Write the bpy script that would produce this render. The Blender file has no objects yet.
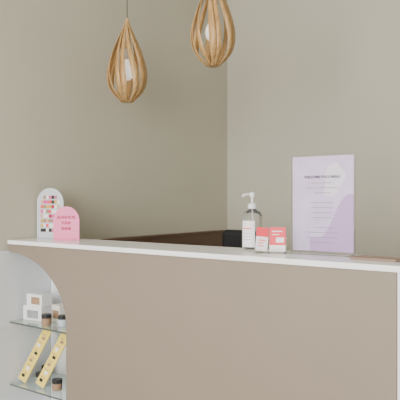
import bpy, bmesh, math, random
from mathutils import Vector, Matrix
random.seed(4)
C = bpy.context.scene.collection

# ---------------- materials ----------------
def mat(name, col, rough=0.6, noise=0.0, nscale=8.0, bump=0.0, bscale=200.0, trans=0.0, metal=0.0, ior=1.45, spec=0.5, emit=0.0, alpha=1.0):
    m = bpy.data.materials.new(name); m.use_nodes = True
    nt = m.node_tree; b = nt.nodes['Principled BSDF']
    b.inputs['Base Color'].default_value = (*col, 1)
    b.inputs['Roughness'].default_value = rough
    b.inputs['Metallic'].default_value = metal
    b.inputs['IOR'].default_value = ior
    b.inputs['Specular IOR Level'].default_value = spec
    b.inputs['Transmission Weight'].default_value = trans
    b.inputs['Alpha'].default_value = alpha
    if emit:
        b.inputs['Emission Color'].default_value = (*col, 1); b.inputs['Emission Strength'].default_value = emit
    if noise or bump:
        tc = nt.nodes.new('ShaderNodeTexCoord')
    if noise:
        n = nt.nodes.new('ShaderNodeTexNoise'); n.inputs['Scale'].default_value = nscale; n.inputs['Detail'].default_value = 4
        nt.links.new(tc.outputs['Object'], n.inputs['Vector'])
        r = nt.nodes.new('ShaderNodeValToRGB')
        r.color_ramp.elements[0].position = .3; r.color_ramp.elements[1].position = .7
        r.color_ramp.elements[0].color = (*[c*(1-noise) for c in col], 1)
        r.color_ramp.elements[1].color = (*[min(1, c*(1+noise)) for c in col], 1)
        nt.links.new(n.outputs['Fac'], r.inputs['Fac']); nt.links.new(r.outputs['Color'], b.inputs['Base Color'])
    if bump:
        n2 = nt.nodes.new('ShaderNodeTexNoise'); n2.inputs['Scale'].default_value = bscale
        nt.links.new(tc.outputs['Object'], n2.inputs['Vector'])
        bp = nt.nodes.new('ShaderNodeBump'); bp.inputs['Strength'].default_value = bump; bp.inputs['Distance'].default_value = .002
        nt.links.new(n2.outputs['Fac'], bp.inputs['Height']); nt.links.new(bp.outputs['Normal'], b.inputs['Normal'])
    return m

M_wall = mat('wall_paint', (.53, .505, .41), .75, .03, 1.2, .15, 150)
M_wains = mat('white_lower_panel', (.72, .74, .76), .5, .02, 2)
M_ceil = mat('ceiling_paint', (.8, .79, .76), .9, .02, 2)
M_floor = mat('floor_vinyl', (.42, .38, .33), .5, .12, 5)
M_taupe = mat('taupe_laminate', (.245, .198, .150), .5, .02, 3, .08, 300)
M_brown = mat('dark_brown_laminate', (.10, .058, .036), .35, .08, 6)
M_top = mat('white_counter', (.93, .94, .93), .18, .01, 5)
M_white = mat('white_panel', (.8, .81, .82), .45, .02, 3)
M_black = mat('black_fabric', (.012, .012, .014), .7, .2, 60)
M_blackp = mat('black_plastic', (.02, .02, .02), .35, .05, 20)
M_acryl = mat('clear_acrylic', (.97, .98, .98), .03, trans=1.0, ior=1.2)
M_frost = mat('frosted_acrylic', (.56, .61, .64), .35, .02, 10)
M_glass = mat('glass_shelf', (.82, .93, .9), .04, trans=.92, ior=1.45)
M_pink = mat('pink_acrylic', (.90, .24, .45), .3, .02, 10)
M_red = mat('crimson_print', (.42, .005, .05), .5, .02, 10)
M_coral = mat('coral_card', (.85, .06, .09), .45, .03, 10)
M_card = mat('white_card', (.88, .87, .86), .5, .01, 10)
M_lilacL = mat('pale_lilac_paper', (.72, .58, .82), .5, .09, 11)
M_lilac = mat('lilac_paper', (.55, .36, .65), .5, .03, 6)
M_white_lilac = mat('white_lilac_glare', (.84, .77, .89), .5, .02, 6)  # pale tone for the glare painted on the sign
M_ink = mat('grey_ink', (.15, .10, .2), .6, .02, 10)
M_pump = mat('pump_plastic', (.75, .77, .77), .3, .02, 10)
M_yel = mat('yellow_packet', (.88, .68, .14), .45, .05, 20)
M_cream = mat('cream_packet', (.8, .77, .66), .5, .05, 20)
M_tan = mat('tan_leather', (.35, .22, .13), .6, .1, 20)
M_beige = mat('beige_paper', (.30, .20, .15), .5, .05, 20)
M_grey = mat('grey_print', (.3, .31, .33), .5, .1, 30)
M_cord = mat('cord', (.05, .04, .03), .6, .05, 30)
M_bulb = mat('opal_bulb', (.95, .90, .82), .3, emit=.8)
M_metal = mat('chrome', (.7, .7, .7), .2, .02, 20, metal=1)
M_liq = mat('bottle_plastic', (.93, .95, .95), .06, trans=.95, ior=1.07)
def wood():
    m = bpy.data.materials.new('bent_wood_veneer'); m.use_nodes = True
    nt = m.node_tree; b = nt.nodes['Principled BSDF']
    tc = nt.nodes.new('ShaderNodeTexCoord'); mp = nt.nodes.new('ShaderNodeMapping')
    mp.inputs['Scale'].default_value = (60, 60, 6)
    n = nt.nodes.new('ShaderNodeTexNoise'); n.inputs['Scale'].default_value = 2; n.inputs['Detail'].default_value = 6
    r = nt.nodes.new('ShaderNodeValToRGB')
    r.color_ramp.elements[0].position = .3; r.color_ramp.elements[0].color = (.37, .21, .075, 1)
    r.color_ramp.elements[1].position = .7; r.color_ramp.elements[1].color = (.62, .39, .16, 1)
    nt.links.new(tc.outputs['Object'], mp.inputs['Vector']); nt.links.new(mp.outputs['Vector'], n.inputs['Vector'])
    nt.links.new(n.outputs['Fac'], r.inputs['Fac']); nt.links.new(r.outputs['Color'], b.inputs['Base Color'])
    b.inputs['Roughness'].default_value = .4
    return m
M_wood = wood()

# ---------------- helpers ----------------
def obj(name, me, parent=None, m=None, smooth=False):
    o = bpy.data.objects.new(name, me); C.objects.link(o)
    if parent: o.parent = parent
    if m:
        for x in (m if isinstance(m, (list, tuple)) else [m]): me.materials.append(x)
    if smooth:
        for p in me.polygons: p.use_smooth = True
    return o
def empty(name, loc=(0, 0, 0), rz=0):
    o = bpy.data.objects.new(name, None); C.objects.link(o); o.location = loc; o.rotation_euler = (0, 0, math.radians(rz))
    o.empty_display_size = .05
    return o
def box(name, a, b, m, parent=None, bev=0.0, rot=None, loc=None):
    bm = bmesh.new(); bmesh.ops.create_cube(bm, size=1)
    for v in bm.verts:
        v.co = Vector([(a[i]+b[i])/2 + v.co[i]*(b[i]-a[i]) for i in range(3)])
    if bev: bmesh.ops.bevel(bm, geom=bm.edges[:], offset=bev, segments=3, affect='EDGES', profile=.5)
    me = bpy.data.meshes.new(name); bm.to_mesh(me); bm.free()
    o = obj(name, me, parent, m)
    if rot: o.rotation_euler = [math.radians(r) for r in rot]
    if loc: o.location = loc
    return o
def extrude_poly(name, pts, d0, d1, m, parent=None):
    n = len(pts)
    vs = [(x, d0, z) for x, z in pts] + [(x, d1, z) for x, z in pts]
    fs = [tuple(range(n)), tuple(reversed(range(n, 2*n)))] + [(i, i+n, (i+1) % n+n, (i+1) % n) for i in range(n)]
    me = bpy.data.meshes.new(name); me.from_pydata(vs, [], fs); me.update()
    bm = bmesh.new(); bm.from_mesh(me); bmesh.ops.recalc_face_normals(bm, faces=bm.faces); bm.to_mesh(me); bm.free()
    return obj(name, me, parent, m)
def lathe(name, prof, m, parent=None, seg=48, sx=1, sy=1, loc=(0, 0, 0)):
    vs, fs = [], []
    for r, z in prof:
        for k in range(seg):
            a = 2*math.pi*k/seg; vs.append((r*math.cos(a)*sx, r*math.sin(a)*sy, z))
    for i in range(len(prof)-1):
        for k in range(seg):
            k2 = (k+1) % seg
            fs.append((i*seg+k, i*seg+k2, (i+1)*seg+k2, (i+1)*seg+k))
    fs.append(tuple(reversed(range(seg)))); fs.append(tuple((len(prof)-1)*seg+k for k in range(seg)))
    me = bpy.data.meshes.new(name); me.from_pydata(vs, [], fs); me.update()
    o = obj(name, me, parent, m, True); o.location = loc
    try: me.set_sharp_from_angle(angle=math.radians(40))
    except Exception: pass
    return o
def tube(name, pts, r, m, parent=None):
    cu = bpy.data.curves.new(name, 'CURVE'); cu.dimensions = '3D'; cu.bevel_depth = r; cu.bevel_resolution = 4; cu.use_fill_caps = True
    sp = cu.splines.new('POLY'); sp.points.add(len(pts)-1)
    for i, p in enumerate(pts): sp.points[i].co = (*p, 1)
    o = bpy.data.objects.new(name, cu); C.objects.link(o); o.parent = parent; cu.materials.append(m)
    return o
def text(name, body, size, loc, m, parent, bold=0.0, align='CENTER'):
    cu = bpy.data.curves.new(name, 'FONT'); cu.body = body; cu.size = size; cu.align_x = align; cu.align_y = 'CENTER'
    cu.extrude = .0002; cu.offset = bold
    o = bpy.data.objects.new(name, cu); C.objects.link(o); o.parent = parent; cu.materials.append(m)
    o.location = loc; o.rotation_euler = (math.pi/2, 0, 0)
    return o
def arch_pts(w, h, n=24):
    r = w/2; p = [(-r, 0), (r, 0)]
    for i in range(n+1):
        a = math.pi*i/n; p.append((r*math.cos(a), h-r+r*math.sin(a)))
    return p
def swatches(name, rects, mats, y0, y1, parent):
    vs, fs, mi = [], [], []
    for (x0, z0, x1, z1, k) in rects:
        b = len(vs)
        for y in (y0, y1): vs += [(x0, y, z0), (x1, y, z0), (x1, y, z1), (x0, y, z1)]
        for f in ((0,1,2,3),(7,6,5,4),(0,4,5,1),(1,5,6,2),(2,6,7,3),(3,7,4,0)):
            fs.append(tuple(b+i for i in f)); mi.append(k)
    me = bpy.data.meshes.new(name); me.from_pydata(vs, [], fs); me.update()
    o = obj(name, me, parent, mats)
    for p, k in zip(me.polygons, mi): p.material_index = k
    return o

# ---------------- room ----------------
H = 3.05
box('floor', (-.15, -4.5, -.1), (5.5, 2.13, 0), M_floor)
box('wall_left', (-.15, -4.5, 0), (-.012, 1.98, H), M_wall)
box('wall_back', (-.15, 1.98, 0), (5.5, 2.13, H), M_wall)
box('light_block_right', (5.5, -4.5, 0), (5.65, 2.13, H), M_wall)  # unseen, added to keep sideways world light off the left wall
box('ceiling', (-.15, -4.5, H), (5.65, 2.13, H+.1), M_ceil)
box('trim_left', (-.012, -1.6, 0), (-.004, .27, 1.045), M_wains)
box('baseboard_back', (0.0, 1.965, 0), (5.5, 1.98, .09), M_white)

# ---------------- reception desk ----------------
D = empty('reception_desk')
box('counter_top', (-.002, -.008, 1.080), (2.25, .285, 1.1), M_top, D, bev=.002)
pts = [(.428, 0), (1.935, 0), (1.935, 1.0795), (0, 1.0795), (0, 1.04)]
for i in range(1, 41):
    a = math.pi/2*(1-i/40); pts.append((.428*math.cos(a), .72+.32*math.sin(a)))
extrude_poly('front_panel', pts, 0, .02, M_taupe, D)
box('end_post', (1.937, .001, 0), (2.24, .28, 1.0795), M_white, D)
box('niche_back', (0, .262, 0), (.6, .28, 1.0795), M_white, D)
box('niche_side', (.432, .021, 0), (.448, .261, 1.0795), M_white, D)
box('inner_back', (.6, .262, 0), (1.936, .28, 1.0795), M_brown, D)
box('glass_shelf_upper', (.0, .004, .684), (.43, .26, .692), M_glass, D)
box('glass_shelf_lower', (.0, .004, .372), (.43, .26, .380), M_glass, D)
box('plinth', (.0, .03, 0), (.43, .26, .08), M_white, D)
box('work_top', (.335, .286, .72), (1.936, .58, .745), M_brown, D)
box('work_leg', (1.9, .3, 0), (1.93, .57, .72), M_brown, D)
W = empty('low_partition')
box('partition_panel', (.295, .287, 0), (.323, 1.45, 1.085), M_brown, W)
box('partition_cap', (.29, .287, 1.085), (.328, 1.455, 1.1), M_brown, W, .002)

# ---------------- shelf goods ----------------
zs = .6925
P = empty('product_box', (.073, .12, zs), 8)
box('carton', (-.062, -.04, 0), (.062, .04, .072), M_card, P, .001)
box('label', (-.035, -.0415, .012), (.04, -.04, .052), M_grey, P)
P = empty('product_box', (.085, .12, zs+.0725), 4)
box('carton', (-.055, -.035, 0), (.055, .035, .060), M_card, P, .001)
box('label', (-.02, -.0365, .01), (.04, -.035, .046), M_tan, P)
P = empty('product_box', (.215, .15, zs), -8)
box('carton', (-.035, -.03, 0), (.035, .03, .085), M_cream, P, .001)
box('label', (-.028, -.0315, .02), (.028, -.03, .06), M_tan, P)
def jar(loc, mj, ml):
    P = empty('cosmetic_jar', loc)
    lathe('jar', [(0.001, 0), (.022, 0), (.024, .004), (.024, .03), (.02, .034)], mj, P)
    lathe('lid', [(.001, .034), (.025, .034), (.025, .05), (.023, .052), (.001, .052)], ml, P)
jar((.215, .06, zs), M_tan, M_blackp)
jar((.30, .09, zs), M_frost, M_blackp)
jar((.375, .13, zs), M_tan, M_metal)
def packet(loc, ry, rx, m, L=.285):
    P = empty('printed_packet', loc); P.rotation_euler = (math.radians(rx), math.radians(ry), 0)
    box('sleeve', (-.030, -.003, 0), (.030, .003, L), m, P, .001)
    R = []
    for i in range(6):
        z = .02+i*(L-.04)/6
        R.append((-.016+.008*(i % 2), z, .006+.008*(i % 2), z+.014, (0, 2, 1)[i % 3]))
        R.append((-.02, z+.021, .012, z+.024, 1))
    swatches('print', R, [M_blackp, M_tan, M_card], -.0042, -.003, P)
packet((.035, .05, .390), 17, -22, M_yel)
packet((.175, .05, .390), 17, -22, M_yel)
def pouch(loc, rz, h):
    P = empty('clear_pouch', loc, rz)
    box('pouch', (-.045, -.012, 0), (.045, .012, h), M_frost, P, .008)
    swatches('print', [(-.03, .05, .03, .12, 0), (-.03, .15, .03, .165, 1), (-.03, .18, .01, .19, 1)], [M_grey, M_blackp], -.0135, -.0121, P)
pouch((.37, .1, .381), -10, .26)
pouch((.285, .2, .381), 10, .22)
jar((.04, .2, .381), M_tan, M_blackp)
jar((.12, .1, .381), M_grey, M_blackp)
jar((.27, .08, .381), M_tan, M_blackp)

# ---------------- arched displays ----------------
def arch(name, loc, rz, w, h, m):
    P = empty(name, loc, rz)
    extrude_poly('board', arch_pts(w, h), -.002, .002, m, P)
    box('foot', (-w*.35, -.02, 0), (w*.35, .03, .003), m, P)
    return P
P = arch('nail_swatch_display', (.072, .20, 1.1005), 22, .152, .262, M_frost)
cols = [M_coral, mat('hot_pink_polish', (.75, .08, .3), .3), mat('nude_polish', (.7, .4, .28), .3), M_tan, M_card, M_red, M_blackp, mat('mauve_polish', (.5, .18, .25), .3), mat('gold_polish', (.65, .4, .1), .3)]
R = []
for row in range(8):
    z = .205-row*.0245
    for i in range(7):
        x = -.054+i*.0158
        if row == 0 and i in (0, 6): continue
        R.append((x, z, x+.0145, z+.0175, random.randrange(len(cols))))
swatches('nail_swatches', R, cols, -.0045, -.002, P)
P = arch('pink_arch_sign', (.232, .17, 1.1005), 22, .142, .167, M_pink)
for i, t in enumerate(['ALWAYS BE', 'YOUR', 'SHINE']):
    text('lettering_%d' % i, t, .019, (0, -.0025, .112-i*.028), M_red, P, .0007)

# ---------------- pump bottle ----------------
P = empty('hand_sanitizer_bottle', (1.297, .205, 1.1005), 30)
lathe('bottle', [(.001, 0), (.034, 0), (.039, .004), (.041, .01), (.041, .125), (.039, .14), (.032, .152), (.018, .16), (.014, .164), (.014, .172)], M_liq, P)
lathe('collar', [(.001, .165), (.017, .165), (.018, .168), (.018, .182), (.012, .187), (.001, .187)], M_pump, P)
lathe('stem', [(.001, .186), (.005, .186), (.005, .215), (.001, .215)], M_pump, P)
lathe('pump_head', [(.001, .212), (.010, .212), (.012, .216), (.012, .226), (.008, .23), (.001, .23)], M_pump, P)
tube('spout', [(0, 0, .221), (-.02, -.01, .222), (-.034, -.017, .219), (-.038, -.019, .212)], .005, M_pump, P)
tube('dip_tube', [(0, 0, .165), (.004, 0, .08), (.012, 0, .006)], .002, M_pump, P)
def label(name, r, a0, a1, z0, z1, m, P):
    n = 16; vs = []; fs = []
    for i in range(n+1):
        a = math.radians(a0+(a1-a0)*i/n)
        vs += [(r*math.cos(a), r*math.sin(a), z0), (r*math.cos(a), r*math.sin(a), z1)]
    for i in range(n): fs.append((2*i, 2*i+2, 2*i+3, 2*i+1))
    me = bpy.data.meshes.new(name); me.from_pydata(vs, [], fs); me.update()
    return obj(name, me, P, m, True)
label('label', .0415, 205, 285, .015, .118, M_card, P)
label('print_band', .0418, 217, 267, .086, .090, M_coral, P)
for z in (.068, .056, .044): label('print_line', .0418, 220, 260, z, z+.002, M_grey, P)

# ---------------- card holders ----------------
def holder(name, loc, rz, ma, mb, w, h, lay, roll=0):
    P = empty(name, loc, rz)
    box('holder_base', (-w/2-.003, -.018, 0), (w/2+.003, .03, .003), M_acryl, P)
    box('holder_lip', (-w/2-.003, -.018, .003), (w/2+.003, -.016, .018), M_acryl, P)
    c = box('card_stack', (-w/2, -.004, .004), (w/2, -.003, h), ma, P, rot=(-12, roll, 0), loc=(0, .008, abs(roll)*.0005))
    box('holder_back', (-w/2-.003, -.001, .004), (w/2+.003, .001, h*.75), M_acryl, P, rot=(-12, 0, 0), loc=(0, .008, 0))
    s = swatches('card_print', [tuple(w*v if i in (0, 2) else (h*v if i < 4 else v) for i, v in enumerate(q)) for q in lay], [mb], -.0046, -.004, P)
    s.rotation_euler = c.rotation_euler; s.location = c.location
holder('business_card_holder', (1.388, .120, 1.1005), 38, M_card, M_coral, .046, .094,
       [(-.5, .62, .5, .998, 0), (-.3, .45, .3, .49, 0), (-.3, .34, .1, .38, 0), (-.3, .23, .2, .26, 0)], 6)
holder('business_card_holder', (1.440, .150, 1.1005), 25, M_coral, M_card, .060, .097,
       [(-.5, .04, .5, .30, 0), (-.35, .82, .3, .86, 0), (-.35, .7, .1, .73, 0), (-.1, .40, .4, .60, 0)])

# ---------------- acrylic sign ----------------
P = empty('acrylic_price_sign', (1.583, .235, 1.1005), 0)
w, h = .254, .369
box('front_sheet', (-w/2, -.004, .003), (w/2, -.0022, h), M_acryl, P)
box('back_sheet', (-w/2, .0022, .003), (w/2, .004, h), M_acryl, P)
box('foot', (-w/2, -.07, 0), (w/2, .03, .003), M_acryl, P)
w2, z0, z1 = w/2-.005, .008, h-.006
box('paper', (-w2, -.0008, z0), (w2, .0008, z1), M_lilacL, P)
pts = [(-w2*.4, z0), (w2, z0), (w2, .22)]
for i in range(25):
    t = i/24; x = w2-1.4*w2*t; z = .22-.18*t+.028*math.sin(t*7)
    pts.append((x, max(z, z0+.002)))
extrude_poly('lilac_wave', pts, -.0014, -.0008, M_lilac, P)
# pale blot over the print: sheet glare painted in as colour
pts = []
for i in range(60):
    a = 2*math.pi*i/60
    q = 1+.12*math.sin(3*a+.6)+.07*math.sin(5*a)
    ex, ez = .040*q*math.cos(a), .062*q*math.sin(a)
    pts.append((.045+ex*.9+ez*.25, .275+ez-ex*.2))
extrude_poly('pale_glare_blot', pts, -.0013, -.0008, M_white_lilac, P)
text('title', 'WELCOME PRICE MENU', .0135, (0, -.0018, .285), M_ink, P, .0005)
R = []
for i in range(13):
    z = .262-i*.0185
    if i in (3, 8): continue
    ww = random.uniform(.03, .065)
    x = -ww
    while x < ww:
        l = random.uniform(.005, .014); R.append((x, z, min(x+l, ww+.004), z+.0026, 0)); x += l+.003
swatches('small_print', R, [mat('pale_ink', (.3, .22, .36), .6)], -.0019, -.0014, P)

P = empty('leaflet', (1.825, .150, 1.1005), -4)
box('pages', (-.08, -.05, 0), (.08, .05, .006), M_beige, P, .0008)
box('cover', (-.0805, -.0505, .006), (.0805, .0505, .007), M_beige, P)

# ---------------- office chair ----------------
P = empty('office_chair', (.70, 1.10, 0), 0)
box('headrest', (-.15, -.03, .93), (.15, .03, 1.125), M_black, P, .028)
box('headrest_bracket', (-.02, .0, .86), (.02, .03, .95), M_blackp, P, .004)
box('backrest', (-.21, -.03, .50), (.21, .03, .90), M_black, P, .028)
box('back_spine', (-.025, .03, .40), (.025, .05, .88), M_blackp, P, .004)
box('spine_arm', (-.025, -.2, .39), (.025, .05, .41), M_blackp, P, .004)
box('seat', (-.23, -.5, .42), (.23, -.06, .50), M_black, P, .03)
lathe('gas_lift', [(.001, .08), (.03, .08), (.03, .25), (.018, .25), (.018, .42), (.001, .42)], M_metal, P, loc=(0, -.23, 0))
for i in range(5):
    a = 2*math.pi*i/5+math.pi/2
    e = (.25*math.cos(a), -.23+.25*math.sin(a))
    tube('leg_%d' % i, [(0, -.23, .11), (e[0], e[1], .075)], .018, M_blackp, P)
    lathe('caster_%d' % i, [(.001, 0), (.02, 0), (.026, .012), (.026, .04), (.02, .052), (.001, .052)], M_blackp, P, loc=(e[0], e[1], .001))
for sx in (-1, 1):
    tube('armrest_%d' % (sx+1), [(sx*.2, -.25, .44), (sx*.26, -.25, .46), (sx*.26, -.25, .64), (sx*.26, -.1, .66), (sx*.26, -.38, .66)], .014, M_blackp, P)

# ---------------- pendant lamps ----------------
def lamp(loc, rz, R=.105, Hh=.45, N=12):
    P = empty('pendant_lamp', loc, rz)
    M = 48
    key = [(0, .008), (.08, .022), (.2, .046), (.35, .073), (.5, .094), (.62, .105), (.72, .107), (.82, .099), (.9, .080), (.96, .052), (1, .026)]
    def prof(v):
        for (a, ra), (b, rb) in zip(key, key[1:]):
            if v <= b:
                t = (v-a)/(b-a); return ra+(rb-ra)*t
        return key[-1][1]
    def sm(v):
        return sum(prof(min(1, max(0, v+d))) for d in (-.04, -.02, 0, .02, .04))/5*R/.106
    vs, fs = [], []
    for k in range(N):
        b = len(vs)
        ph = random.uniform(-.07, .07)
        for i in range(M+1):
            v = i/M
            r = sm(v); z = Hh*(1-v)
            th = 2*math.pi*k/N+ph + .5*(v-.5)+.10*math.sin(v*math.pi+k*2.1)
            hw = max(.005, .64*math.pi*r/N)
            tang = Vector((-math.sin(th), math.cos(th), 0)); rad = Vector((math.cos(th), math.sin(th), 0))
            tilt = math.radians(22)*math.sin(math.pi*v)
            d = tang*math.cos(tilt)+rad*math.sin(tilt)
            c = rad*r+Vector((0, 0, z))
            vs += [c-d*hw, c+d*hw]
        for i in range(M): fs.append((b+2*i, b+2*i+1, b+2*i+3, b+2*i+2))
    me = bpy.data.meshes.new('slats'); me.from_pydata(vs, [], fs); me.update()
    o = obj('wood_slats', me, P, M_wood, True)
    s = o.modifiers.new('s', 'SOLIDIFY'); s.thickness = .0028; s.offset = 0
    lathe('top_cap', [(.001, Hh-.02), (.013, Hh-.02), (.012, Hh+.005), (.004, Hh+.02), (.001, Hh+.02)], M_wood, P, 24)
    lathe('bottom_ring', [(.008, -.001), (.028, -.001), (.029, .003), (.028, .007), (.008, .007)], M_wood, P, 24)
    tube('cord', [(0, 0, Hh+.015), (0, 0, H-loc[2]-.01)], .0025, M_cord, P)
    tube('inner_cord', [(0, 0, Hh-.02), (0, 0, .30)], .0025, M_cord, P)
    lathe('socket', [(.001, .235), (.016, .235), (.016, .29), (.006, .30), (.001, .30)], M_card, P, 24)
    lathe('bulb', [(.001, .12), (.018, .124), (.034, .14), (.04, .165), (.036, .19), (.022, .215), (.014, .236), (.001, .236)], M_bulb, P, 24)
    lathe('ceiling_rose', [(.001, H-loc[2]-.03), (.04, H-loc[2]-.028), (.05, H-loc[2]-.001), (.001, H-loc[2]-.001)], M_card, P, 32)
lamp((.239, .6, 1.848), 0)
lamp((.827, .6, 1.969), 20)

# ---------------- light ----------------
w = bpy.data.worlds.new('daylight'); bpy.context.scene.world = w; w.use_nodes = True
bg = w.node_tree.nodes['Background']; bg.inputs[0].default_value = (.92, .96, 1, 1); bg.inputs[1].default_value = 1.6
def area(name, loc, tgt, sx, sy, e, col):
    l = bpy.data.lights.new(name, 'AREA'); l.shape = 'RECTANGLE'; l.size = sx; l.size_y = sy; l.energy = e; l.color = col
    o = bpy.data.objects.new(name, l); C.objects.link(o); o.location = loc
    o.rotation_euler = (Vector(tgt)-Vector(loc)).to_track_quat('-Z', 'Y').to_euler()
area('window_daylight', (1.8, -4.4, 1.9), (2.0, 1.4, 1.7), 3.0, 2.2, 275, (1, .975, .94))

cam = bpy.data.cameras.new('camera'); cam.lens = 52.7; cam.sensor_width = 36
co = bpy.data.objects.new('camera', cam); C.objects.link(co)
co.location = (2.514, -1.789, 1.3); co.rotation_euler = (math.pi/2, 0, math.radians(36.5))
bpy.context.scene.camera = co
